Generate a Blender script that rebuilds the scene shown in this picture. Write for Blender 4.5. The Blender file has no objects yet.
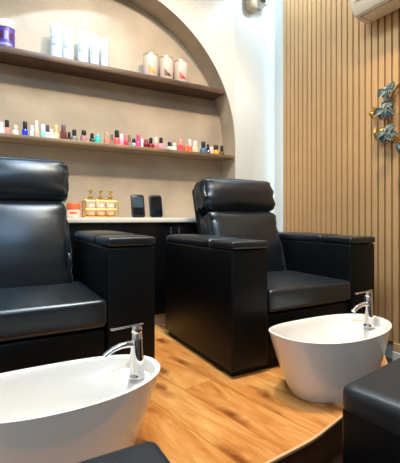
import bpy, bmesh, math, random
from mathutils import Vector, Matrix, noise
random.seed(7)
PI = math.pi
sc = bpy.context.scene
COL = sc.collection

# ------------------------------------------------------------------ constants
P = 0.15                      # height of the wooden platform over the lower floor
TH = math.radians(28.9)       # camera yaw away from the back wall's normal
FPX = 370.0
CAMZ = P + 0.75
WY = 2.62                     # face of the arch wall
NY = 2.82                     # back of the niche
WX = 2.22                     # right wall
CEIL = P + 2.95

def px(x, Y):                 # X on the plane Y that the photo shows at column x
    u = (x - 200) / FPX
    return Y * (math.sin(TH) + u * math.cos(TH)) / (math.cos(TH) - u * math.sin(TH))
def pz(x, y, Y):              # height on the plane Y at pixel x, y
    u = (x - 200) / FPX
    t = Y / (math.cos(TH) - u * math.sin(TH))
    return CAMZ + (218 - y) * t / FPX

def S(r, g, b):
    def f(c):
        c /= 255
        return c / 12.92 if c <= .04045 else ((c + .055) / 1.055) ** 2.4
    return (f(r), f(g), f(b), 1)

# ------------------------------------------------------------------ materials
def mat(name, col, rough=.5, metal=0, bump=0, bscale=30, var=0, vscale=6, coat=0, trans=0, emit=None, estr=0, spec=.5, detail=4):
    m = bpy.data.materials.new(name); m.use_nodes = True
    nt = m.node_tree; b = nt.nodes['Principled BSDF']
    b.inputs['Base Color'].default_value = col
    b.inputs['Roughness'].default_value = rough
    b.inputs['Metallic'].default_value = metal
    b.inputs['Specular IOR Level'].default_value = spec
    b.inputs['Coat Weight'].default_value = coat
    b.inputs['Coat Roughness'].default_value = .08
    b.inputs['Transmission Weight'].default_value = trans
    if emit:
        b.inputs['Emission Color'].default_value = emit
        b.inputs['Emission Strength'].default_value = estr
    tc = nt.nodes.new('ShaderNodeTexCoord')
    if var:
        n = nt.nodes.new('ShaderNodeTexNoise'); n.inputs['Scale'].default_value = vscale; n.inputs['Detail'].default_value = detail
        nt.links.new(tc.outputs['Object'], n.inputs['Vector'])
        r = nt.nodes.new('ShaderNodeValToRGB')
        r.color_ramp.elements[0].position = .3; r.color_ramp.elements[1].position = .7
        r.color_ramp.elements[0].color = tuple(c * (1 - var) for c in col[:3]) + (1,)
        r.color_ramp.elements[1].color = tuple(min(1, c * (1 + var)) for c in col[:3]) + (1,)
        nt.links.new(n.outputs['Fac'], r.inputs['Fac']); nt.links.new(r.outputs['Color'], b.inputs['Base Color'])
    if bump:
        n2 = nt.nodes.new('ShaderNodeTexNoise'); n2.inputs['Scale'].default_value = bscale; n2.inputs['Detail'].default_value = 3
        nt.links.new(tc.outputs['Object'], n2.inputs['Vector'])
        bp = nt.nodes.new('ShaderNodeBump'); bp.inputs['Strength'].default_value = bump; bp.inputs['Distance'].default_value = .01
        nt.links.new(n2.outputs['Fac'], bp.inputs['Height']); nt.links.new(bp.outputs['Normal'], b.inputs['Normal'])
    return m

def wood(name, c_dark, c_mid, c_light, rough, ang=0, plank=None, stretch=9, scale=2.2, knots=True):
    m = bpy.data.materials.new(name); m.use_nodes = True
    nt = m.node_tree; b = nt.nodes['Principled BSDF']; L = nt.links.new
    N = nt.nodes.new
    tc = N('ShaderNodeTexCoord')
    mp = N('ShaderNodeMapping'); mp.inputs['Rotation'].default_value = (0, 0, ang)
    L(tc.outputs['Object'], mp.inputs['Vector'])
    vec = mp.outputs['Vector']
    if plank:
        br = N('ShaderNodeTexBrick')
        br.inputs['Scale'].default_value = 1; br.inputs['Brick Width'].default_value = plank[0]; br.inputs['Row Height'].default_value = plank[1]
        br.inputs['Mortar Size'].default_value = .0012; br.inputs['Mortar Smooth'].default_value = .1
        br.inputs['Color1'].default_value = (0, 0, 0, 1); br.inputs['Color2'].default_value = (1, 1, 1, 1); br.inputs['Mortar'].default_value = (.5, .5, .5, 1)
        L(vec, br.inputs['Vector'])
        # shift the grain plank by plank
        sepc = N('ShaderNodeVectorMath'); sepc.operation = 'MULTIPLY_ADD'
        sepc.inputs[1].default_value = (7.3, 3.1, 5.7)
        L(br.outputs['Color'], sepc.inputs[0]); L(vec, sepc.inputs[2])
        vec2 = sepc.outputs[0]
    else:
        vec2 = vec
    mp2 = N('ShaderNodeMapping'); mp2.inputs['Scale'].default_value = (1, stretch * .55, 1)
    L(vec2, mp2.inputs['Vector'])
    n1 = N('ShaderNodeTexNoise'); n1.inputs['Scale'].default_value = scale; n1.inputs['Detail'].default_value = 6; n1.inputs['Roughness'].default_value = .6; n1.inputs['Distortion'].default_value = 1.4
    L(mp2.outputs['Vector'], n1.inputs['Vector'])
    r = N('ShaderNodeValToRGB'); e = r.color_ramp.elements
    e[0].position = .30; e[0].color = c_dark; e[1].position = .68; e[1].color = c_light
    mid = e.new(.46); mid.color = c_mid
    L(n1.outputs['Fac'], r.inputs['Fac'])
    out = r.outputs['Color']
    mp3 = N('ShaderNodeMapping'); mp3.inputs['Scale'].default_value = (1, stretch * 4, 1)
    L(vec2, mp3.inputs['Vector'])
    n2 = N('ShaderNodeTexNoise'); n2.inputs['Scale'].default_value = scale * 4; n2.inputs['Detail'].default_value = 3
    L(mp3.outputs['Vector'], n2.inputs['Vector'])
    mx = N('ShaderNodeMix'); mx.data_type = 'RGBA'; mx.blend_type = 'MULTIPLY'; mx.inputs['Factor'].default_value = .35
    r2 = N('ShaderNodeValToRGB'); r2.color_ramp.elements[0].position = .35; r2.color_ramp.elements[0].color = (.55, .5, .45, 1); r2.color_ramp.elements[1].position = .6; r2.color_ramp.elements[1].color = (1, 1, 1, 1)
    L(n2.outputs['Fac'], r2.inputs['Fac']); L(out, mx.inputs['A']); L(r2.outputs['Color'], mx.inputs['B'])
    out = mx.outputs['Result']
    if knots:
        mp4 = N('ShaderNodeMapping'); mp4.inputs['Scale'].default_value = (2.3, 6.6, 1)
        L(vec2, mp4.inputs['Vector'])
        vo = N('ShaderNodeTexVoronoi'); vo.voronoi_dimensions = '2D'; vo.inputs['Scale'].default_value = 1.0
        kn = N('ShaderNodeTexNoise'); kn.inputs['Scale'].default_value = 9; kn.inputs['Detail'].default_value = 3
        L(vec2, kn.inputs['Vector'])
        ka = N('ShaderNodeVectorMath'); ka.operation = 'MULTIPLY_ADD'; ka.inputs[1].default_value = (.5, .5, 0)
        L(kn.outputs['Color'], ka.inputs[0]); L(mp4.outputs['Vector'], ka.inputs[2])
        L(ka.outputs[0], vo.inputs['Vector'])
        r3 = N('ShaderNodeValToRGB'); r3.color_ramp.elements[0].position = .05; r3.color_ramp.elements[0].color = (.30, .16, .08, 1); r3.color_ramp.elements[1].position = .24; r3.color_ramp.elements[1].color = (1, 1, 1, 1)
        L(vo.outputs['Distance'], r3.inputs['Fac'])
        mk = N('ShaderNodeMix'); mk.data_type = 'RGBA'; mk.blend_type = 'MULTIPLY'; mk.inputs['Factor'].default_value = .85
        L(out, mk.inputs['A']); L(r3.outputs['Color'], mk.inputs['B']); out = mk.outputs['Result']
    if plank:
        mm = N('ShaderNodeMix'); mm.data_type = 'RGBA'; mm.blend_type = 'MULTIPLY'
        L(br.outputs['Fac'], mm.inputs['Factor']); L(out, mm.inputs['A']); mm.inputs['B'].default_value = (.45, .36, .28, 1)
        out = mm.outputs['Result']
    L(out, b.inputs['Base Color']); b.inputs['Roughness'].default_value = rough
    return m

M = {}
M['leather'] = mat('black leather', (.003, .004, .006, 1), .36, bump=.05, bscale=45, spec=.9)
def sheen(m, w, tint, rough, spec_tint=(.78, .89, 1, 1)):
    b = m.node_tree.nodes['Principled BSDF']
    b.inputs['Sheen Weight'].default_value = w; b.inputs['Sheen Tint'].default_value = tint; b.inputs['Sheen Roughness'].default_value = rough
    b.inputs['Specular Tint'].default_value = spec_tint
M['leather_matte'] = mat('black leather sides', (.0025, .0028, .0034, 1), .42, bump=.08, bscale=90, spec=.25)
M['stool'] = mat('charcoal stool leather', (.017, .018, .020, 1), .42, bump=.10, bscale=120, spec=.5)
sheen(M['leather'], .13, (.45, .72, 1, 1), .35); sheen(M['leather_matte'], .0, (1, 1, 1, 1), .3); sheen(M['stool'], .12, (.55, .78, 1, 1), .4)  # blue tints put the cool light's reflection into the leather itself
M['white_wall'] = mat('white gloss paint', S(216, 214, 204), .30, bump=.03, bscale=3, spec=.4)
M['plaster'] = mat('taupe plaster', S(186, 169, 147), .62, var=.16, vscale=4, bump=.06, bscale=9, detail=7)
M['ceiling'] = mat('ceiling paint', S(232, 228, 220), .7)
M['floor_low'] = mat('dark brown floor', S(74, 52, 40), .35, var=.05, vscale=3)
M['plank'] = wood('oak planks', S(180, 108, 50), S(212, 140, 72), S(234, 174, 102), .22, ang=math.radians(-100), plank=(1.3, .16), stretch=8, scale=2.0)
M['riser'] = wood('platform riser wood', S(58, 30, 16), S(76, 40, 22), S(92, 52, 30), .5, knots=False)
M['shelf'] = wood('brown shelf wood', S(58, 40, 28), S(82, 58, 41), S(104, 76, 54), .45, knots=False, stretch=14)
M['shelf_b'] = wood('taupe shelf wood', S(116, 92, 66), S(138, 112, 84), S(158, 132, 102), .45, knots=False, stretch=14)
M['slat'] = mat('light oak slat', S(208, 166, 116), .42, var=.06, vscale=3)
M['groove'] = mat('dark groove', S(70, 46, 28), .7)
M['skirt'] = mat('pale wood skirting', S(205, 165, 118), .5)
M['counter'] = mat('white worktop', S(240, 234, 222), .3)
M['blackgloss'] = mat('black gloss lacquer', (.004, .004, .005, 1), .25, spec=.3)
M['carcass'] = mat('grey carcass edge', S(90, 88, 86), .5)
M['plinth'] = mat('beige plinth', S(190, 172, 146), .5)
M['ceramic'] = mat('white ceramic', S(236, 231, 224), .10, coat=.4, spec=.5)
M['chrome'] = mat('chrome', (.82, .83, .85, 1), .07, metal=1)
M['dark_plastic'] = mat('black plastic', (.012, .012, .013, 1), .35)
M['screen'] = mat('blue grey screen', S(52, 66, 78), .2, emit=S(90, 116, 138), estr=.16)
M['screen_off'] = mat('dark glass screen', S(14, 20, 28), .12)
M['gold'] = mat('brass gold', S(240, 204, 110), .34, metal=.85)
M['wreath_gold'] = mat('wreath gold', S(206, 160, 78), .35, metal=.8)
M['wreath_wire'] = mat('wreath hoop brown', S(150, 100, 50), .4, metal=.6)
M['leaf'] = mat('teal grey leaf', S(104, 124, 122), .55, var=.3, vscale=25)
M['leaf_pale'] = mat('pale leaf rim', S(206, 208, 196), .55, var=.15, vscale=25)
M['ac'] = mat('cream air conditioner plastic', S(226, 212, 188), .4)
M['ac_dark'] = mat('vent shadow gap', S(120, 100, 80), .6)
M['beige'] = mat('beige plastic', S(196, 178, 150), .45)
M['white_plastic'] = mat('white plastic', S(236, 236, 232), .4)
M['tube'] = mat('white tube plastic', S(196, 208, 222), .35)
M['tube_ink'] = mat('pale grey print', S(104, 122, 156), .5)
M['tin'] = mat('cream tin', S(204, 186, 170), .35)
M['tin_lid'] = mat('silver tin lid', S(190, 178, 162), .3, metal=.6)
M['purple'] = mat('purple label', S(92, 70, 150), .35, var=.25, vscale=30)
M['purple_dark'] = mat('dark plum print', S(80, 36, 70), .4)
M['lilac'] = mat('lilac print', S(150, 150, 220), .4)
M['led'] = mat('led strip', (1, 1, 1, 1), .5, emit=(.36, .64, 1, 1), estr=8)

_mc = {}
def cmat(rgb, rough=.2, trans=0, spec=.5):
    k = (rgb, rough, trans)
    if k not in _mc:
        _mc[k] = mat('lacquer %d %d %d' % rgb, S(*rgb), rough, trans=trans, spec=spec, var=.06, vscale=60)
    return _mc[k]

# ------------------------------------------------------------------ helpers
def obj(name, bm, m, parent=None, loc=(0, 0, 0), rot=(0, 0, 0), smooth=True, ang=40):
    me = bpy.data.meshes.new(name)
    bmesh.ops.recalc_face_normals(bm, faces=bm.faces)
    bm.to_mesh(me); bm.free()
    if isinstance(m, (list, tuple)):
        for q in m: me.materials.append(q)
    else:
        me.materials.append(m)
    if smooth:
        me.polygons.foreach_set('use_smooth', [True] * len(me.polygons))
        me.set_sharp_from_angle(angle=math.radians(ang))
    o = bpy.data.objects.new(name, me); COL.objects.link(o)
    o.location = loc; o.rotation_euler = rot
    if parent: o.parent = parent
    return o

def tag(o, label, cat, group=None):
    o['label'] = label; o['category'] = cat
    if group: o['group'] = group
    return o

def thing(name, label, cat, loc=(0, 0, 0), rotz=0, group=None):
    o = bpy.data.objects.new(name, None); COL.objects.link(o)
    o.empty_display_size = .05
    o.location = loc; o.rotation_euler = (0, 0, rotz)
    return tag(o, label, cat, group)

def struct(name, bm, m, smooth=False, **k):
    o = obj(name, bm, m, smooth=smooth, **k); o['kind'] = 'structure'; return o

def copy_tree(o, parent=None):
    c = o.copy(); COL.objects.link(c)
    if parent: c.parent = parent
    for ch in list(o.children): copy_tree(ch, c)
    return c

def B(): return bmesh.new()

def box(bm, x0, x1, y0, y1, z0, z1, bev=0, seg=2, mi=0, M4=None):
    v = [bm.verts.new(p) for p in ((x0, y0, z0), (x1, y0, z0), (x1, y1, z0), (x0, y1, z0), (x0, y0, z1), (x1, y0, z1), (x1, y1, z1), (x0, y1, z1))]
    fs = [bm.faces.new([v[i] for i in f]) for f in ((3, 2, 1, 0), (4, 5, 6, 7), (0, 1, 5, 4), (1, 2, 6, 5), (2, 3, 7, 6), (3, 0, 4, 7))]
    for f in fs: f.material_index = mi
    if M4: bmesh.ops.transform(bm, matrix=M4, verts=v)
    if bev:
        es = list({e for f in fs for e in f.edges})
        bmesh.ops.bevel(bm, geom=es, offset=bev, segments=seg, profile=.5, affect='EDGES', material=-1)
    return bm

def cushion(hx, hy, hz, r, n=18, bulge=(0, 0, 0), wr=0, wfreq=26, seed=0, axis='x', taper=0):
    """soft box with rounded edges, centred on the origin; bulge on +-x / +-y / +-z faces; puckers along the ends of the axis"""
    bm = B()
    bmesh.ops.create_cube(bm, size=2)
    bmesh.ops.subdivide_edges(bm, edges=bm.edges[:], cuts=n - 1, use_grid_fill=True)
    h = Vector((hx, hy, hz))
    for v in bm.verts:
        c = [math.sin(a * PI / 2) for a in v.co]
        p = Vector((c[0] * hx, c[1] * hy, c[2] * hz))
        inn = Vector([max(-(h[i] - r), min(h[i] - r, p[i])) for i in range(3)])
        d = p - inn
        if d.length > 1e-9: p = inn + d.normalized() * r
        w = [max(0, 1 - x * x) for x in c]
        p.x += bulge[0] * c[0] * w[1] * w[2]
        p.y += bulge[1] * c[1] * w[0] * w[2]
        p.z += bulge[2] * c[2] * w[0] * w[1]
        if wr:
            e = abs(c[0]) ** 5 if axis == 'x' else abs(c[2]) ** 5
            q = noise.noise(Vector((p.x * 6 + seed, 3.1 * c[1], p.z * wfreq))) + .6 * noise.noise(Vector((p.x * 14, seed, p.z * wfreq * 2.1)))
            p.y -= wr * q * (.12 + e) * (1 if c[1] < 0 else .5)
            p.z += wr * .5 * noise.noise(Vector((p.x * 9 + seed, p.y * 9, 4))) * (.3 + e)
            p.x += wr * q * .6 * abs(c[0]) ** 4 * (1 if c[0] > 0 else -1)
        p.x *= 1 - taper * c[2]
        v.co = p
    return bm

def lathe(bm, prof, seg=24, ox=0, oy=0, mi=0, cap=True, sx=1, sy=1):
    rings = []
    for r, z in prof:
        rings.append([bm.verts.new((ox + r * sx * math.cos(2 * PI * k / seg), oy + r * sy * math.sin(2 * PI * k / seg), z)) for k in range(seg)])
    for a, b in zip(rings, rings[1:]):
        for k in range(seg):
            f = bm.faces.new((a[k], a[(k + 1) % seg], b[(k + 1) % seg], b[k])); f.material_index = mi
    if cap:
        for ring in (rings[0], rings[-1]):
            try: bm.faces.new(ring).material_index = mi
            except ValueError: pass
    return bm

def tube(bm, pts, rad, seg=12, mi=0, flat=1):
    pts = [Vector(p) for p in pts]
    rads = rad if isinstance(rad, (list, tuple)) else [rad] * len(pts)
    rings = []
    for i, p in enumerate(pts):
        d = (pts[min(i + 1, len(pts) - 1)] - pts[max(i - 1, 0)]).normalized()
        up = Vector((0, 0, 1)) if abs(d.z) < .9 else Vector((0, 1, 0))
        a = d.cross(up).normalized(); b = a.cross(d).normalized()
        rings.append([bm.verts.new(p + (a * math.cos(2 * PI * k / seg) + b * flat * math.sin(2 * PI * k / seg)) * rads[i]) for k in range(seg)])
    for r0, r1 in zip(rings, rings[1:]):
        for k in range(seg):
            bm.faces.new((r0[k], r0[(k + 1) % seg], r1[(k + 1) % seg], r1[k])).material_index = mi
    bm.faces.new(rings[0]).material_index = mi; bm.faces.new(rings[-1]).material_index = mi
    return bm

# ------------------------------------------------------------------ the room
XL = -1.7; YF = -2.6
AX, AZ, AR = .66, P + 1.36, 1.13          # arch: centre, spring height, radius
# lower floor
bm = B(); box(bm, XL, WX + .1, YF, 2.95, -.1, 0); struct('floor', bm, M['floor_low'])
# ceiling
bm = B(); box(bm, XL, WX + .1, YF, 2.95, CEIL, CEIL + .1); struct('ceiling', bm, M['ceiling'])
# platform with a wavy front edge
edge = [(XL, .87), (-.6, .87), (-.1, .865), (.3, .862), (.55, .872), (.724, .893), (.931, .915), (1.06, .945), (1.17, .972), (1.32, .985), (1.48, 1.01), (1.62, 1.08), (1.78, 1.22), (1.93, 1.35), (2.06, 1.45), (WX, 1.53)]
def crom(ps, n=8):
    out = []
    for i in range(len(ps) - 1):
        p0, p1, p2, p3 = ps[max(i - 1, 0)], ps[i], ps[i + 1], ps[min(i + 2, len(ps) - 1)]
        for k in range(n):
            t = k / n
            out.append(tuple(.5 * (2 * p1[j] + (p2[j] - p0[j]) * t + (2 * p0[j] - 5 * p1[j] + 4 * p2[j] - p3[j]) * t * t + (-p0[j] + 3 * p1[j] - 3 * p2[j] + p3[j]) * t ** 3) for j in range(2)))
    return out + [ps[-1]]
ed = crom(edge)
bm = B()
ring = [(x, y) for x, y in ed] + [(WX, WY + .2), (XL, WY + .2)]
def prism(bm, ring, z0, z1, mi=0):
    lo = [bm.verts.new((x, y, z0)) for x, y in ring]; hi = [bm.verts.new((x, y, z1)) for x, y in ring]
    n = len(ring)
    bm.faces.new(hi).material_index = mi; bm.faces.new(lo[::-1]).material_index = mi
    for i in range(n): bm.faces.new((lo[i], lo[(i + 1) % n], hi[(i + 1) % n], hi[i])).material_index = mi
prism(bm, ring, P - .012, P)
struct('floor_platform', bm, M['plank'])
bm = B(); ring2 = [(x, y + .012) for x, y in ed] + [(WX, WY + .2), (XL, WY + .2)]
prism(bm, ring2, 0, P - .012)
struct('trim_1', bm, M['riser'])
# pale nosing strip that follows the platform's edge
bm = B()
for (xa, ya), (xb, yb) in zip(ed, ed[1:]):
    d = Vector((xb - xa, yb - ya)).normalized(); n = Vector((d.y, -d.x))
    vs = []
    for z in (P - .007, P + .001):
        for (x, y), k in (((xa, ya), .006), ((xb, yb), .006), ((xb, yb), -.004), ((xa, ya), -.004)):
            vs.append(bm.verts.new((x + n.x * k, y + n.y * k, z)))
    for f in ((0, 1, 5, 4), (1, 2, 6, 5), (2, 3, 7, 6), (3, 0, 4, 7), (4, 5, 6, 7), (3, 2, 1, 0)): bm.faces.new([vs[i] for i in f])
struct('trim_2', bm, M['skirt'])
# arch wall
bm = B()
NA = 64
arc = [(AX - AR * math.cos(PI * k / NA), AZ + AR * math.sin(PI * k / NA)) for k in range(NA + 1)]
outline = [(XL, P), (AX - AR, P)] + arc + [(AX + AR, P), (WX, P), (WX, CEIL), (XL, CEIL)]
def quad(bm, pts, mi=0):
    f = bm.faces.new([bm.verts.new(p) for p in pts]); f.material_index = mi; return f
for Y in (WY, NY):
    quad(bm, [(XL, Y, P), (AX - AR, Y, P), (AX - AR, Y, CEIL), (XL, Y, CEIL)])
    quad(bm, [(AX + AR, Y, P), (WX, Y, P), (WX, Y, CEIL), (AX + AR, Y, CEIL)])
    for (xa, za), (xb, zb) in zip(arc, arc[1:]):
        quad(bm, [(xa, Y, za), (xb, Y, zb), (xb, Y, CEIL), (xa, Y, CEIL)])
bm2 = B()
path = [(AX - AR, P)] + arc + [(AX + AR, P)]
for (xa, za), (xb, zb) in zip(path, path[1:]):
    quad(bm, [(xa, WY, za), (xb, WY, zb), (xb, NY, zb), (xa, NY, za)], 1)
bm2.free()
bmesh.ops.remove_doubles(bm, verts=bm.verts[:], dist=1e-5)
struct('wall_back', bm, [M['white_wall'], M['plaster']], smooth=True, ang=30)
bm = B(); box(bm, XL, WX + .1, NY, NY + .08, 0, CEIL); struct('wall_niche', bm, M['plaster'])
# right wall + slat cladding
bm = B(); box(bm, WX, WX + .1, YF, NY, 0, CEIL); struct('wall_right', bm, M['white_wall'])
bm = B(); box(bm, XL - .1, XL, YF, NY + .08, 0, CEIL); struct('wall_left', bm, M['white_wall'])
SY1 = 2.472
bm = B()
pitch = .0485
box(bm, WX - .014, WX - .0005, -1.2, SY1, .119, CEIL, mi=1)
y = SY1
while y > -1.2:
    box(bm, WX - .030, WX - .009, y - pitch * .76, y, .119, CEIL)
    bm.faces.ensure_lookup_table()
    for f in bm.faces[-6:]:
        if abs(f.normal.y) > .5 or f.calc_center_median().y in (y, y - pitch * .76): f.material_index = 1
    y -= pitch
struct('trim_3', bm, [M['slat'], M['groove']])
bm = B(); box(bm, WX - .036, WX - .0005, -1.2, 1.45, .065, .118, bev=.003, seg=1); struct('baseboard_right', bm, M['skirt'])
bm = B(); box(bm, WX - .042, WX - .0005, -1.2, 1.45, .0, .0645, bev=.003, seg=1); struct('trim_4', bm, M['white_wall'])
# led strip on the end of the cladding, washing the corner
bm = B(); box(bm, WX - .026, WX - .004, SY1 + .0005, SY1 + .002, P + .02, CEIL - .01)
tag(obj('led_strip', bm, M['led'], smooth=False), 'blue white light strip running up the corner behind the end of the wood slats', 'light strip')

# ------------------------------------------------------------------ shelves in the niche
def shelf(z0, z1, yf, m, label):
    zz = max(z1, AZ)
    h = math.sqrt(AR ** 2 - (zz - AZ) ** 2) - .0015
    bm = B(); box(bm, AX - h, AX + h, yf, NY - .001, z0, z1, bev=.004, seg=2)
    return tag(obj('shelf', bm, m), label, 'shelf')
Z1 = P + 1.83; Z2 = P + 1.282
shelf(Z1 - .042, Z1, WY - .0, M['shelf'], 'thick dark brown upper shelf in the arched niche, holding tubes and tins')
shelf(Z2 - .026, Z2, WY - .0, M['shelf_b'], 'lighter taupe lower shelf in the arched niche, lined with nail polish bottles')

# ------------------------------------------------------------------ counter and cabinets
CT = P + .752
bm = B(); box(bm, AX - AR + .01, 1.62, 2.372, NY - .002, CT - .032, CT, bev=.003)
tag(obj('worktop', bm, M['counter']), 'thin white worktop on black cabinets under the niche', 'worktop')
def cabinet(x0, x1, label):
    t = thing('base_cabinet', label, 'cabinet', ((x0 + x1) / 2, 2.39, P), 0, 'black base cabinets under the white worktop')
    h = (x1 - x0) / 2 - .0015
    bm = B(); box(bm, -h, h, .02, .42, .075, .7175); obj('carcass', bm, M['carcass'], t, smooth=False)
    bm = B(); box(bm, -h, h, .03, .41, .0005, .0745); obj('plinth', bm, M['plinth'], t, smooth=False)
    for s in (-1, 1):
        bm = B(); xa, xb = sorted((s * .002, s * (h - .002))); box(bm, xa, xb, -.001, .0195, .08, .712, bev=.002, seg=2)
        d = obj('door', bm, M['blackgloss'], t)
        bm = B()
        tube(bm, [(s * .031, -.03, .55), (s * .031, -.03, .685)], .0055)
        for z in (.57, .655): tube(bm, [(s * .031, -.03, z), (s * .031, -.0015, z)], .004)
        obj('handle', bm, M['chrome'], d)['label'] = 'small chrome bar handle'
    return t
cabinet(-.455, .606, 'black double door base cabinet behind the left chair')
cabinet(.606, 1.60, 'black double door base cabinet behind the right chair, chrome handles showing')

# ------------------------------------------------------------------ pedicure chairs
def make_chair(label, loc, tilt=0.19, lift=0.0, seed=0, BW=.285, yp=.49):
    t = thing('pedicure_chair', label, 'armchair', loc, 0, 'black leather pedicure chairs')
    W, IN = .51, .297
    bm = B(); box(bm, -W + .02, W - .02, .03, .76, .0005, .05, bev=.004)
    obj('base', bm, M['leather_matte'], t)
    for s in (-1, 1):
        bm = B(); xa, xb = sorted((s * IN, s * W))
        box(bm, xa, xb, 0, .78, .035, .60, bev=.012, seg=3)
        a = obj('armrest', bm, M['leather_matte'], t)
        bm = cushion(.108, .108, .019, .013, n=10, bulge=(0, 0, .002))
        obj('armrest_lid', bm, M['leather'], a, (s * (IN + W) / 2, .104, .621))
        bm = cushion(.104, .275, .026, .022, n=12, bulge=(0, 0, .006), wr=.004, seed=seed + s)
        obj('armrest_pad', bm, M['leather'], a, (s * (IN + W) / 2, .500, .618))
    # footrest panel under the seat
    bm = B(); box(bm, -IN + .003, IN - .003, .012, .06, .05, .275, bev=.012, seg=3)
    obj('footrest_panel', bm, M['leather_matte'], t)
    bm = B(); box(bm, -IN + .004, IN - .004, .06, .60, .05, .28); obj('seat_box', bm, M['leather_matte'], t)
    # seat cushion
    bm = cushion(IN - .004, .27, .055, .018, n=20, bulge=(0, .004, .012), wr=.002, seed=seed + 3)
    obj('seat_cushion', bm, M['leather'], t, (0, .262, .340))
    # back: rear shell, lower cushion, headrest
    piv = (0, yp, .355)
    sh = B(); box(sh, -BW + .004, BW - .004, .13, .195, -.02, .655 + lift, bev=.03, seg=4)
    bk = obj('backrest', sh, M['leather_matte'], t, piv, (-tilt, 0, 0))
    bm = cushion(BW, .085, .235 + lift / 2, .055, n=24, bulge=(.006, .040, .010), wr=.013, wfreq=22, seed=seed + 11, taper=.035)
    obj('back_cushion', bm, M['leather'], bk, (0, .075, .212 + lift / 2))
    bm = cushion(BW + .003, .088, .112, .045, n=24, bulge=(.006, .040, .010), wr=.013, wfreq=24, seed=seed + 29)
    obj('headrest', bm, M['leather'], bk, (0, .072, .562 + lift), (.06, 0, 0))
    return t
make_chair('large black leather pedicure chair nearest the camera at left, cut off by the frame', (.11, 1.53, P), .28, .03, 5, .238, .455).scale = (1, 1, 1.045)
make_chair('whole black leather pedicure chair standing before the wood slat wall', (1.465, 1.422, P), .285, .022, 0)

# ------------------------------------------------------------------ foot basins with faucets
def make_basin(label, loc, rot=0):
    t = thing('foot_basin', label, 'foot basin', loc, rot, 'white ceramic foot basins')
    bm = B(); n = 72
    A, Bq = .318, .174
    def rim(cx):                       # cx = cos(phi): +1 at the faucet end
        return .260 + .012 * max(0, cx) ** 2 + .018 * max(0, -cx) ** 2
    rings = []
    def ring(a, b, off, zf):
        r = []
        for k in range(n):
            ph = 2 * PI * k / n; c, s = math.cos(ph), math.sin(ph)
            # slightly fuller than an ellipse
            e = 2.25
            rr = (abs(c) ** e + abs(s) ** e) ** (-1 / e)
            r.append(bm.verts.new((off + a * c * rr, b * s * rr, zf(c))))
        rings.append(r)
    ring(A * .60, Bq * .66, 0, lambda c: .0005)
    ring(A * .655, Bq * .72, 0, lambda c: .0005)
    ring(A * .675, Bq * .74, 0, lambda c: .008)
    for f in (.2, .4, .6, .8, .92):
        k = .675 + .325 * (f ** .85)
        kb = .74 + .26 * (f ** .85)
        ring(A * k, Bq * kb, 0, lambda c, f=f: .008 + (rim(c) - .016) * f)
    ring(A, Bq, 0, lambda c: rim(c) - .006)
    ring(A + .001, Bq + .001, 0, lambda c: rim(c) - .002)
    ring(A - .004, Bq - .004, 0, lambda c: rim(c))
    ring(A - .013, Bq - .013, 0, lambda c: rim(c) - .001)
    ring(A - .019, Bq - .019, 0, lambda c: rim(c) - .008)
    # inner wall: a small deck stays at the faucet end
    ring(A - .026, Bq - .022, 0, lambda c: rim(c) - (.03 + .012 * max(0, c)))
    ring(A - .060, Bq - .028, -.030, lambda c: rim(c) - .05 - .006 * max(0, c))
    ring(A - .082, Bq - .040, -.032, lambda c: .150)
    ring(A - .098, Bq - .055, -.030, lambda c: .085)
    ring(A - .125, Bq - .080, -.028, lambda c: .062)
    ring(A - .20, Bq - .14, -.028, lambda c: .056)
    for a, b in zip(rings, rings[1:]):
        for k in range(n): bm.faces.new((a[k], a[(k + 1) % n], b[(k + 1) % n], b[k]))
    bm.faces.new(rings[0][::-1]); bm.faces.new(rings[-1])
    bowl = obj('bowl', bm, M['ceramic'], t, ang=60)
    bm = B(); lathe(bm, [(.001, .004), (.018, .004), (.022, .002), (.022, 0)], 20)
    obj('drain', bm, M['chrome'], bowl, (-.03, 0, .0565))
    fx, fz = .248, .2335
    bm = B()
    lathe(bm, [(.027, 0), (.027, .004), (.0245, .007), (.0235, .02), (.0205, .12), (.0195, .138), (.018, .140), (.018, .143), (.0195, .145), (.0195, .160), (.017, .166), (.001, .167)], 28)
    f = obj('faucet', bm, M['chrome'], t, (fx, 0, fz))
    f['label'] = 'chrome single lever faucet'
    bm = B()
    sp = [(-.006, 0, .105), (-.03, 0, .109), (-.055, 0, .107), (-.078, 0, .100), (-.098, 0, .089), (-.106, 0, .083)]
    tube(bm, sp, [.016, .0135, .012, .011, .0105, .011], 14, flat=.8)
    obj('spout', bm, M['chrome'], f)
    bm = B()
    box(bm, -.088, .021, -.010, .010, .166, .1715, bev=.0025, seg=2, M4=Matrix.Translation((0, 0, .166)) @ Matrix.Rotation(-.06, 4, 'Y') @ Matrix.Translation((0, 0, -.166)))
    obj('lever', bm, M['chrome'], f)
    return t
make_basin('white ceramic foot basin in front of the left chair, partly cut off by the frame', (.156, 1.160, P))
make_basin('whole white ceramic foot basin in front of the right chair', (1.312, 1.160, P))

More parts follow.
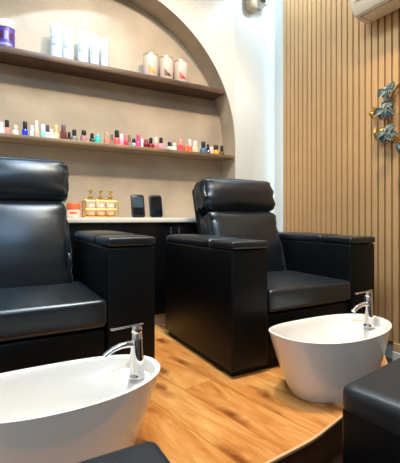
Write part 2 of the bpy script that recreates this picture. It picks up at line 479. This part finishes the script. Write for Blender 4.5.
# ------------------------------------------------------------------ stools
def make_stool(label, x0, x1, y0, y1, top, rz=0):
    v = Matrix.Rotation(rz, 3, 'Z') @ Vector(((x1 - x0) / 2, (y0 - y1) / 2, 0)) + Vector((x0, y1, 0))
    cx, cy = v.x, v.y      # turned about its far left corner
    t = thing('stool', label, 'stool', (cx, cy, 0), rz, 'black cube stools on the lower floor')
    hx, hy = (x1 - x0) / 2, (y1 - y0) / 2
    bm = B(); box(bm, -hx + .004, hx - .004, -hy + .004, hy - .004, .02, top - .07, bev=.012, seg=3)
    obj('body', bm, M['leather_matte'], t)
    bm = cushion(hx, hy, .044, .028, n=20, bulge=(0, 0, .008), wr=.0015, seed=cx)
    obj('seat_cushion', bm, M['stool'], t, (0, 0, top - .044))
    for sx in (-1, 1):
        for sy in (-1, 1):
            bm = B(); lathe(bm, [(.018, .0005), (.022, .0205)], 14); obj('foot', bm, M['dark_plastic'], t, (sx * (hx - .05), sy * (hy - .05), 0))
    return t
make_stool('black leather cube stool at the right edge, overlapping the whole basin', .907, 1.357, .32, .775, P + .25, math.radians(9))
make_stool('black leather cube stool at the bottom left, below the cut off basin', -.13, .325, .345, .802, P + .25)

# ------------------------------------------------------------------ upper shelf: jar, tubes, tins
TY = 2.70
def jar(x):
    t = thing('cream_jar', 'purple and white cosmetic jar at the left end of the upper shelf', 'jar', (x, TY, Z1))
    r = .052
    bm = B(); lathe(bm, [(r - .006, .0005), (r, .005), (r, .132), (r - .004, .136)], 32); j = obj('jar', bm, M['purple'], t)
    bm = B(); lathe(bm, [(r + .001, .1365), (r + .003, .140), (r + .003, .178), (r - .002, .184), (.002, .185)], 32); obj('lid', bm, M['white_plastic'], t)
    for (a0, a1, z0, z1, m) in ((-2.4, -1.9, .06, .105, 'purple_dark'), (-1.75, -1.35, .055, .11, 'lilac'), (-1.25, -.8, .06, .10, 'purple_dark'), (-2.3, -.9, .018, .034, 'lilac')):
        bm = B(); k = 8
        lo = [bm.verts.new(((r + .0012) * math.cos(a0 + (a1 - a0) * i / k), (r + .0012) * math.sin(a0 + (a1 - a0) * i / k), z0)) for i in range(k + 1)]
        hi = [bm.verts.new(((r + .0012) * math.cos(a0 + (a1 - a0) * i / k), (r + .0012) * math.sin(a0 + (a1 - a0) * i / k), z1)) for i in range(k + 1)]
        for i in range(k): bm.faces.new((lo[i], lo[i + 1], hi[i + 1], hi[i]))
        obj('print', bm, M[m], j)
jar(px(6, TY))
def band(bm, r, a0, a1, z0, z1, k=8):
    P_ = lambda a, z: bm.verts.new((r * math.cos(a), r * math.sin(a), z))
    lo = [P_(a0 + (a1 - a0) * i / k, z0) for i in range(k + 1)]; hi = [P_(a0 + (a1 - a0) * i / k, z1) for i in range(k + 1)]
    for i in range(k): bm.faces.new((lo[i], lo[i + 1], hi[i + 1], hi[i]))
tubes = [(56.5, .250, .040, 'leftmost tall white tube on the upper shelf'), (68.5, .246, .037, 'second white tube from the left on the upper shelf'),
         (83, .244, .038, 'white tube in the middle of the five on the upper shelf, after a gap'), (94.5, .238, .034, 'second white tube from the right on the upper shelf'),
         (104.5, .230, .028, 'rightmost and slimmest white tube on the upper shelf')]
for (x, h, r, lab) in tubes:
    t = thing('lotion_tube', lab, 'tube', (px(x, TY), TY, Z1), 0, 'white tubes on the upper shelf')
    bm = B(); lathe(bm, [(r - .003, .0005), (r, .004), (r, h * .86), (r - .001, h * .87)], 28); b = obj('tube', bm, M['tube'], t)
    bm = B(); lathe(bm, [(r - .004, h * .871), (r - .001, h * .875), (r - .002, h * .96), (r - .006, h * .99), (r - .014, h), (.001, h)], 28); obj('cap', bm, M['white_plastic'], t)
    bm = B()
    for z in (.36, .40, .58): band(bm, r + .0008, -2.6, -1.2, h * z, h * z + .003)
    band(bm, r + .0008, -2.55, -2.50, h * .4, h * .58, 1)
    obj('print', bm, M['tube_ink'], b)
tins = [(150.5, 'left tin of three with a yellow picture and a darker lid', (206, 140, 30)), (165.8, 'middle tin of three with a dark red picture', (84, 16, 18)), (180.5, 'right tin of three with a bright red picture', (190, 24, 22))]
for i, (x, lab, c) in enumerate(tins):
    t = thing('tin', lab + ' on the upper shelf', 'tin', (px(x, TY), TY, Z1), 0, 'picture tins on the upper shelf')
    r, h = .058, .184
    bm = B(); lathe(bm, [(r - .002, .0005), (r, .003), (r, h - .018), (r - .001, h - .016)], 30); b = obj('can', bm, M['tin'], t)
    bm = B(); lathe(bm, [(r - .001, h - .0155), (r - .001, h - .002), (r - .004, h), (.001, h)], 30); obj('lid', bm, M['tin_lid'], t)
    # little picture: a peaked heap of fruit
    bm = B(); rr = r + .0008; k = 14; a0, a1 = -2.15, -1.25
    prof = [.9, 1.0, .8, .62, .74, .6, .44, .5, .42, .32, .36, .26, .2, .14, .06]
    lo = [bm.verts.new((rr * math.cos(a0 + (a1 - a0) * q / k), rr * math.sin(a0 + (a1 - a0) * q / k), .028)) for q in range(k + 1)]
    hi = [bm.verts.new((rr * math.cos(a0 + (a1 - a0) * q / k), rr * math.sin(a0 + (a1 - a0) * q / k), .030 + .058 * prof[q])) for q in range(k + 1)]
    for q in range(k): bm.faces.new((lo[q], lo[q + 1], hi[q + 1], hi[q]))
    obj('picture', bm, cmat(c, .4), b)

# ------------------------------------------------------------------ nail polish on the lower shelf
BK = (22, 18, 18); WH = (236, 232, 226); CL = (206, 222, 222)
#  px, total px height, px width, cap share, cap colour, body colour, label
pol = [
 (1.0, 12, 5, .45, WH, CL, 'clear nail polish with white cap, first on the left of the lower shelf'),
 (7.0, 15, 4.6, .5, BK, (214, 160, 140), 'peach nail polish with black cap, left of the cobalt blue one'),
 (15.5, 11, 5, .4, (210, 196, 170), (226, 220, 204), 'short cream nail polish between the peach and the cobalt blue ones'),
 (25.0, 15, 4.4, .48, (20, 20, 40), (34, 56, 196), 'cobalt blue nail polish with navy black cap'),
 (32.0, 12, 4.0, .45, (226, 230, 226), (216, 226, 226), 'clear nail polish with pale cap just right of the cobalt blue one'),
 (36.6, 17, 4.0, .55, WH, (226, 186, 158), 'tall peach nail polish with long white cap'),
 (43.0, 14, 4.2, .45, (232, 236, 234), (150, 196, 192), 'pale teal nail polish with white cap'),
 (47.6, 14, 4.0, .5, (78, 70, 68), (226, 236, 236), 'white nail polish with dark grey tapered cap'),
 (51.6, 10, 3.4, .4, WH, (228, 240, 240), 'short all white nail polish left of the gold one'),
 (56.2, 15, 4.2, .5, (226, 204, 130), (224, 210, 160), 'tall gold nail polish with gold cap'),
 (63.5, 15, 4.8, .4, (110, 84, 84), (120, 62, 56), 'brown glitter nail polish right of the gold one'),
 (69.2, 9, 3.6, .6, BK, (60, 44, 40), 'tiny near black nail polish right of the brown glitter one'),
 (74.3, 12, 5.2, .5, BK, (130, 124, 122), 'wide grey nail polish with square black cap'),
 (83.8, 12, 5.0, .45, (40, 22, 24), (190, 140, 146), 'mauve pink nail polish with dark cap, standing alone'),
 (92.0, 10, 4.4, .5, BK, (34, 54, 54), 'dark green nail polish with black cap left of the turquoise one'),
 (97.6, 9, 5.0, .35, (110, 200, 196), (64, 190, 178), 'bright turquoise nail polish'),
 (106.8, 12, 4.6, .45, (196, 160, 130), (222, 140, 124), 'salmon nail polish with tan cap right of the turquoise one'),
 (111.8, 11, 3.6, .55, (120, 108, 96), (150, 120, 110), 'greyish brown nail polish with taupe cap'),
 (116.8, 15, 4.6, .48, BK, (226, 96, 90), 'coral nail polish with black cap, taller than its neighbours'),
 (121.4, 12, 4.0, .5, WH, (206, 160, 190), 'lavender pink nail polish with white cap'),
 (125.8, 11, 3.8, .5, (226, 120, 130), (206, 54, 66), 'rose red nail polish with pink cap'),
 (129.4, 12, 3.6, .6, (134, 110, 88), (150, 120, 100), 'nail polish with long brown cap left of the pale blue one'),
 (133.8, 9, 4.6, .5, BK, (170, 196, 206), 'pale blue nail polish with black cap'),
 (138.2, 13, 4.4, .5, (226, 66, 120), (222, 72, 126), 'hot pink nail polish with pink cap'),
 (142.2, 9, 3.2, .45, WH, (232, 222, 210), 'small cream nail polish right of the hot pink one'),
 (146.0, 9, 4.4, .4, (150, 60, 56), (120, 22, 24), 'dark red nail polish with reddish cap'),
 (150.8, 11, 4.6, .5, BK, (130, 26, 28), 'dark red nail polish with black cap'),
 (156.0, 12, 4.2, .5, (236, 216, 206), (220, 100, 96), 'coral nail polish with cream cap, next to a dark red one'),
 (161.0, 12, 4.6, .5, BK, (226, 150, 160), 'light pink nail polish with black cap'),
 (169.6, 9, 5.0, .5, (30, 30, 28), (200, 196, 184), 'pale grey nail polish with black cap left of a clear one'),
 (174.4, 8, 3.8, .4, (220, 214, 196), (228, 224, 208), 'short ivory nail polish right of the pale grey one'),
 (180.4, 12, 5.2, .45, (232, 150, 140), (222, 84, 92), 'pinkish red nail polish with pink cap'),
 (186.2, 8, 3.8, .35, (224, 140, 90), (226, 116, 60), 'short orange nail polish'),
 (189.8, 13, 4.2, .5, (238, 214, 206), (228, 104, 84), 'tall coral nail polish with pale pink cap'),
 (195.0, 12, 4.8, .45, (226, 218, 206), (226, 214, 168), 'cream yellow nail polish with white cap'),
 (203.4, 12, 5.4, .5, (26, 30, 42), (76, 112, 150), 'steel blue nail polish with navy cap'),
 (208.0, 10, 3.4, .55, BK, (60, 58, 60), 'narrow black nail polish right of the steel blue one'),
 (211.4, 8, 4.0, .4, (238, 222, 214), (234, 196, 186), 'short blush nail polish left of the yellow one'),
 (216.0, 10, 5.0, .48, (34, 28, 20), (214, 170, 40), 'mustard yellow nail polish with black cap'),
 (221.8, 10, 4.0, .55, BK, (110, 70, 36), 'brown nail polish with black cap, last on the right'),
]
for i, (x, hp, wp, cs, cc, bc, lab) in enumerate(pol):
    Y = WY + .055 + .02 * ((i * 37) % 5) / 4
    u = (x - 200) / FPX
    t_ = Y / (math.cos(TH) - u * math.sin(TH))
    h = hp * t_ / FPX * 1.03; w = wp * t_ / FPX * 1.28
    t = thing('nail_polish_bottle', lab, 'nail polish', (px(x, Y), Y, Z2), random.uniform(-.5, .5), 'nail polish bottles on the lower shelf')
    hb = h * (1 - cs); r = w / 2
    bm = B()
    if i % 3 == 1:
        box(bm, -r * .92, r * .92, -r * .8, r * .8, .0005, hb, bev=r * .3, seg=3)
    else:
        lathe(bm, [(r * .8, .0005), (r, r * .2), (r, hb - r * .5), (r * .75, hb - r * .12), (r * .5, hb)], 18)
    obj('bottle', bm, cmat(bc, .12), t)
    rc = r * (.62 if cs >= .5 else .72)
    bm = B(); lathe(bm, [(rc, hb + .0003), (rc, h - rc * .6), (rc * .82, h - rc * .1), (rc * .6, h), (.0005, h)], 16)
    obj('cap', bm, cmat(cc, .25), t)

# ------------------------------------------------------------------ things on the worktop
KY = 2.62
t = thing('candle_jar', 'small peach and white jar with orange lid on the worktop beside the left headrest', 'jar', (px(73.5, KY), KY, CT))
bm = B(); lathe(bm, [(.036, .0005), (.043, .006), (.045, .03), (.045, .052), (.041, .056)], 28); j = obj('jar', bm, cmat((240, 214, 196), .25), t)
bm = B(); lathe(bm, [(.044, .0565), (.047, .060), (.047, .092), (.043, .099), (.001, .100)], 28); obj('lid', bm, cmat((214, 106, 58), .3), t)
bm = B(); band(bm, .0458, -2.3, -1.2, .026, .04); obj('print', bm, cmat((224, 120, 80), .4), j)
# gold caddy with three pump bottles
xa, xb = px(83.0, KY), px(117.0, KY)
cx = (xa + xb) / 2; hw = (xb - xa) / 2
t = thing('bottle_caddy', 'gold wire caddy with two rails holding three pump bottles on the worktop', 'caddy', (cx, KY, CT))
bm = B(); box(bm, -hw, hw, -.045, .045, .0005, .009, bev=.002); obj('base', bm, M['gold'], t)
for z in (.058, .116):
    bm = B()
    tube(bm, [(-hw + .004, -.041, z), (hw - .004, -.041, z)], .005, 8); tube(bm, [(-hw + .004, .041, z), (hw - .004, .041, z)], .005, 8)
    for s in (-1, 1): tube(bm, [(s * (hw - .005), -.041, z), (s * (hw - .005), .041, z)], .005, 8)
    obj('rail', bm, M['gold'], t)
for sx in (-1, 1):
    for sy in (-1, 1):
        bm = B(); tube(bm, [(sx * (hw - .005), sy * .041, .009), (sx * (hw - .005), sy * .041, .124)], .0055, 8); obj('post', bm, M['gold'], t)
for k, (x, lab) in enumerate(((87.5, 'left'), (100, 'middle'), (111, 'right'))):
    w = (hw * 2 - .030) / 3
    bx = cx + (k - 1) * w
    b = thing('pump_bottle', '%s of the three pink labelled pump bottles with gold tops in the gold caddy' % lab, 'pump bottle', (bx, KY, CT + .0095), 0, 'pump bottles in the gold caddy')
    r = w / 2 - .002
    bm = B(); lathe(bm, [(r - .004, .0005), (r, .004), (r, .103), (r - .006, .113), (.014, .120), (.014, .126)], 24); o = obj('bottle', bm, cmat((190, 140, 70), .12), b)
    bm = B(); band(bm, r + .0006, -2.75, -.40, .066, .108, 14); obj('label', bm, cmat((250, 240, 222), .45), o)
    bm = B(); band(bm, r + .0006, -2.75, -.40, .012, .064, 14); obj('label', bm, cmat((248, 196, 168), .45), o)
    bm = B(); lathe(bm, [(.0155, .1265), (.0155, .142), (.012, .146), (.005, .147), (.005, .168), (.012, .169), (.013, .178), (.009, .182), (.001, .182)], 18)
    p = obj('pump', bm, M['gold'], b)
    bm = B(); tube(bm, [(0, 0, .175), (.006, -.02, .175), (.01, -.036, .168)], [.005, .0045, .0035], 8); obj('nozzle', bm, M['gold'], p)
# two leaning handhelds
def phone(x, lab, scr):
    Y = 2.55
    t = thing('phone', lab, 'phone', (px(x, Y), Y, CT + .0006), .0, 'black phones on the worktop')
    w, h, d = .098, .172, .016
    lean = Matrix.Rotation(-.20, 4, 'X')
    def slab(hw, z0, z1, y0, y1, r, m, name, bev=.003):
        bm = B(); pts = []
        for cx_, cz_, a0 in ((hw - r, z1 - r, 0), (-hw + r, z1 - r, PI / 2), (-hw + r, z0 + r, PI), (hw - r, z0 + r, 1.5 * PI)):
            for q in range(7): pts.append((cx_ + r * math.cos(a0 + q * PI / 12), cz_ + r * math.sin(a0 + q * PI / 12)))
        f0 = bm.faces.new([bm.verts.new((x_, y0, z_)) for x_, z_ in pts]); f1 = bm.faces.new([bm.verts.new((x_, y1, z_)) for x_, z_ in pts][::-1])
        a = list(f0.verts); b_ = list(f1.verts)[::-1]
        for q in range(len(a)): bm.faces.new((a[q], a[(q + 1) % len(a)], b_[(q + 1) % len(a)], b_[q]))
        if bev: bmesh.ops.bevel(bm, geom=list(f0.edges) + list(f1.edges), offset=bev, segments=2, profile=.5, affect='EDGES')
        bmesh.ops.transform(bm, matrix=lean, verts=bm.verts[:])
        return obj(name, bm, m, t)
    slab(w / 2, .004, h, 0, d, .014, M['dark_plastic'], 'case', .004)
    if scr:
        slab(w / 2 - .013, h * .46, h - .020, -.0010, .001, .004, M['screen'], 'screen', 0)
        slab(w / 2 - .013, .020, h * .42, -.0010, .001, .004, M['screen_off'], 'keypad', 0)
    else:
        slab(w / 2 - .007, .014, h - .012, -.0010, .001, .008, M['screen_off'], 'screen', 0)
    # folding stand behind
    bm = B(); box(bm, -.014, .014, d + .0, d + .004, .004, .075, M4=Matrix.Translation((0, .040, 0)) @ Matrix.Rotation(.38, 4, 'X')); obj('stand', bm, M['dark_plastic'], t)
phone(139, 'black handheld device with lit blue grey screen standing on the worktop', True)
phone(157, 'plain black phone with dark screen standing right of the lit device', False)

# ------------------------------------------------------------------ air conditioner on the slat wall
ax0, ax1 = .78, 1.62
t = thing('air_conditioner', 'cream wall air conditioner at the top right over the wood slats', 'air conditioner', (WX - .030, (ax0 + ax1) / 2, P + 2.03))
hl = (ax1 - ax0) / 2
prof = [(0, .02), (-.04, .0), (-.11, .0), (-.165, .018), (-.195, .06), (-.205, .12), (-.205, .25), (-.19, .285), (-.15, .298), (0, .298)]
bm = B()
def extr(bm, prof, y0, y1, mi=0):
    a = [bm.verts.new((x, y0, z)) for x, z in prof]; b = [bm.verts.new((x, y1, z)) for x, z in prof]
    n = len(prof); fa = bm.faces.new(a); fb = bm.faces.new(b[::-1])
    for i in range(n): bm.faces.new((a[i], a[(i + 1) % n], b[(i + 1) % n], b[i]))
    return fa, fb
fa, fb = extr(bm, prof, -hl, hl)
bmesh.ops.bevel(bm, geom=list(fa.edges) + list(fb.edges), offset=.022, segments=4, profile=.5, affect='EDGES')
obj('housing', bm, M['ac'], t, ang=35)
bm = B(); box(bm, -.155, -.050, -hl + .06, hl - .06, -.006, .004, bev=.003); obj('air_flap', bm, M['ac'], t)
bm = B(); box(bm, -.162, -.045, -hl + .052, hl - .052, -.002, .002); obj('vent', bm, M['ac_dark'], t)
bm = B(); box(bm, -.2085, -.203, -hl + .04, hl - .04, .085, .27, bev=.003); obj('front_panel', bm, M['ac'], t)

# ------------------------------------------------------------------ security camera by the ceiling
sx = 1.97; szz = P + 2.57
t = thing('security_camera', 'small white and beige security camera high on the white wall by the corner', 'security camera', (1.975, WY, P + 2.565))
bm = cushion(.052, .045, .16, .045, n=12); obj('arm', bm, M['beige'], t, (-.045, -.0445, .125))
bm = cushion(.045, .05, .07, .02, n=10); hs = obj('housing', bm, M['white_plastic'], t, (.058, -.0495, .10))
bm = B(); box(bm, -.050, .000, -.062, -.045, -.062, .0, bev=.004); obj('lens', bm, M['dark_plastic'], hs)

# ------------------------------------------------------------------ wreath on the slats
WRX = WX - .0345
t = thing('wreath', 'thin gold hoop wreath with grey green leaves hanging on the wood slats', 'wreath', (WRX, 1.255, P + 1.40))
R0 = .24
for rr, dx, m in ((R0, 0, 'wreath_gold'), (R0 - .018, -.012, 'wreath_wire')):
    bm = B()
    for k in range(1):
        pts = [(dx, rr * math.cos(2 * PI * q / 64), rr * math.sin(2 * PI * q / 64)) for q in range(65)]
        tube(bm, pts, .005, 8)
    obj('hoop', bm, M[m], t)
def leaf(bm, c, d, n, L, w, mi_edge=1):
    d = d.normalized(); s = d.cross(n).normalized(); k = 7
    rows = []
    for i in range(k + 1):
        f = i / k; ww = w * math.sin(PI * min(1, f * .92 + .05)) ** .8
        mid = c + d * L * f + n * (.018 * math.sin(PI * f) - .02 * f * f)
        rows.append([bm.verts.new(mid + s * ww * q + n * (.010 * abs(q) ** 2)) for q in (-1, -.72, 0, .72, 1)])
    fs = []
    for a, b in zip(rows, rows[1:]):
        for j in range(4):
            f = bm.faces.new((a[j], a[j + 1], b[j + 1], b[j])); f.material_index = mi_edge if j in (0,) else 0; fs.append(f)
    r = bmesh.ops.extrude_face_region(bm, geom=fs)
    for v in r['geom']:
        if isinstance(v, bmesh.types.BMVert): v.co += n * .002
def cluster(a, R, mats, nleaf, L, w, name, seed):
    rnd = random.Random(seed); bm = B()
    c0 = Vector((-.012, -R * math.cos(a), R * math.sin(a))); n = Vector((-1, 0, 0))
    for q in range(nleaf):
        b = 2 * PI * q / nleaf + rnd.uniform(-.35, .35)
        d = Vector((-.30 + rnd.uniform(-.25, .1), math.cos(b), math.sin(b)))
        nn = (n + Vector((0, rnd.uniform(-.3, .3), rnd.uniform(-.3, .3)))).normalized()
        nn = (nn - d.normalized() * nn.dot(d.normalized())).normalized()
        leaf(bm, c0 + Vector((-.006 * q, 0, 0)), d, nn, L * rnd.uniform(.8, 1.15), w * rnd.uniform(.85, 1.15))
    obj(name, bm, mats, t)
TE = [M['leaf'], M['leaf_pale']]; GO = [M['wreath_gold'], M['wreath_gold']]
cluster(2.52, R0 - .0, TE, 9, .056, .022, 'leaf_cluster', 1)
cluster(3.02, R0 - .03, TE, 11, .062, .023, 'leaf_cluster', 2)
cluster(3.72, R0 - .01, TE, 10, .06, .023, 'leaf_cluster', 3)
cluster(3.02, R0 + .065, GO, 4, .038, .018, 'gold_leaves', 4)
cluster(3.52, R0 + .045, GO, 5, .05, .018, 'gold_leaves', 5)
for k, a in enumerate((4.3, 4.9, 5.5)): cluster(a, R0, TE, 9, .046, .019, 'leaf_cluster', 6 + k)

# ------------------------------------------------------------------ lights
def area(name, loc, size, energy, col, rot=(0, 0, 0), sy=None, spread=180):
    l = bpy.data.lights.new(name, 'AREA'); l.energy = energy; l.color = col; l.size = size
    if sy: l.shape = 'RECTANGLE'; l.size_y = sy
    l.spread = math.radians(spread)
    o = bpy.data.objects.new(name, l); COL.objects.link(o); o.location = loc; o.rotation_euler = rot
    return o
def spot(name, loc, tgt, energy, col, ang=70, blend=.6, rad=.04):
    l = bpy.data.lights.new(name, 'SPOT'); l.energy = energy; l.color = col; l.spot_size = math.radians(ang); l.spot_blend = blend; l.shadow_soft_size = rad
    o = bpy.data.objects.new(name, l); COL.objects.link(o); o.location = loc
    o.rotation_euler = (Vector(tgt) - Vector(loc)).to_track_quat('-Z', 'Y').to_euler()
    return o
COOL = (.84, .93, 1.0); WARM = (1.0, .80, .56); BLUE = (.55, .78, 1.0)
area('ceiling panel', (.45, 1.25, CEIL - .02), .7, 48, COOL)
area('front ceiling panel', (-.5, -.7, CEIL - .02), 1.6, 55, (.50, .76, 1.0), sy=1.2)
spot('cool downlight', (.2, 2.15, CEIL - .03), (.25, 2.75, P + 1.9), 68, BLUE, 75, .4, .03)
spot('warm downlight niche', (1.0, .95, CEIL - .03), (.95, 2.8, P + 1.2), 185, WARM, 78, .8, .06)
spot('warm downlight wall', (1.4, .9, CEIL - .03), (2.2, 1.1, P + .5), 100, (1.0, .72, .42), 85, .9, .05)
spot('warm downlight floor', (.8, 1.3, CEIL - .03), (.8, 1.2, 0), 150, (1, .86, .66), 60, .8, .05)
area('cove light', (2.06, 2.0, CEIL - .02), .6, 15, BLUE, rot=(math.radians(-25), 0, PI / 2), sy=.06)

w = bpy.data.worlds.new('World'); sc.world = w; w.use_nodes = True
w.node_tree.nodes['Background'].inputs['Color'].default_value = (1, .9, .78, 1)
w.node_tree.nodes['Background'].inputs['Strength'].default_value = .12

# ------------------------------------------------------------------ camera
cd = bpy.data.cameras.new('Camera'); cam = bpy.data.objects.new('Camera', cd); COL.objects.link(cam)
cam.location = (0, 0, CAMZ); cam.rotation_euler = (PI / 2, 0, -TH)
cd.sensor_fit = 'AUTO'; cd.sensor_width = 36; cd.lens = FPX / 463 * 36
cd.shift_y = -13.5 / 463; cd.clip_start = .01
sc.camera = cam
vs = sc.view_settings
vs.view_transform = 'Standard'; vs.look = 'None'; vs.gamma = 1; vs.use_curve_mapping = False; vs.exposure = .1
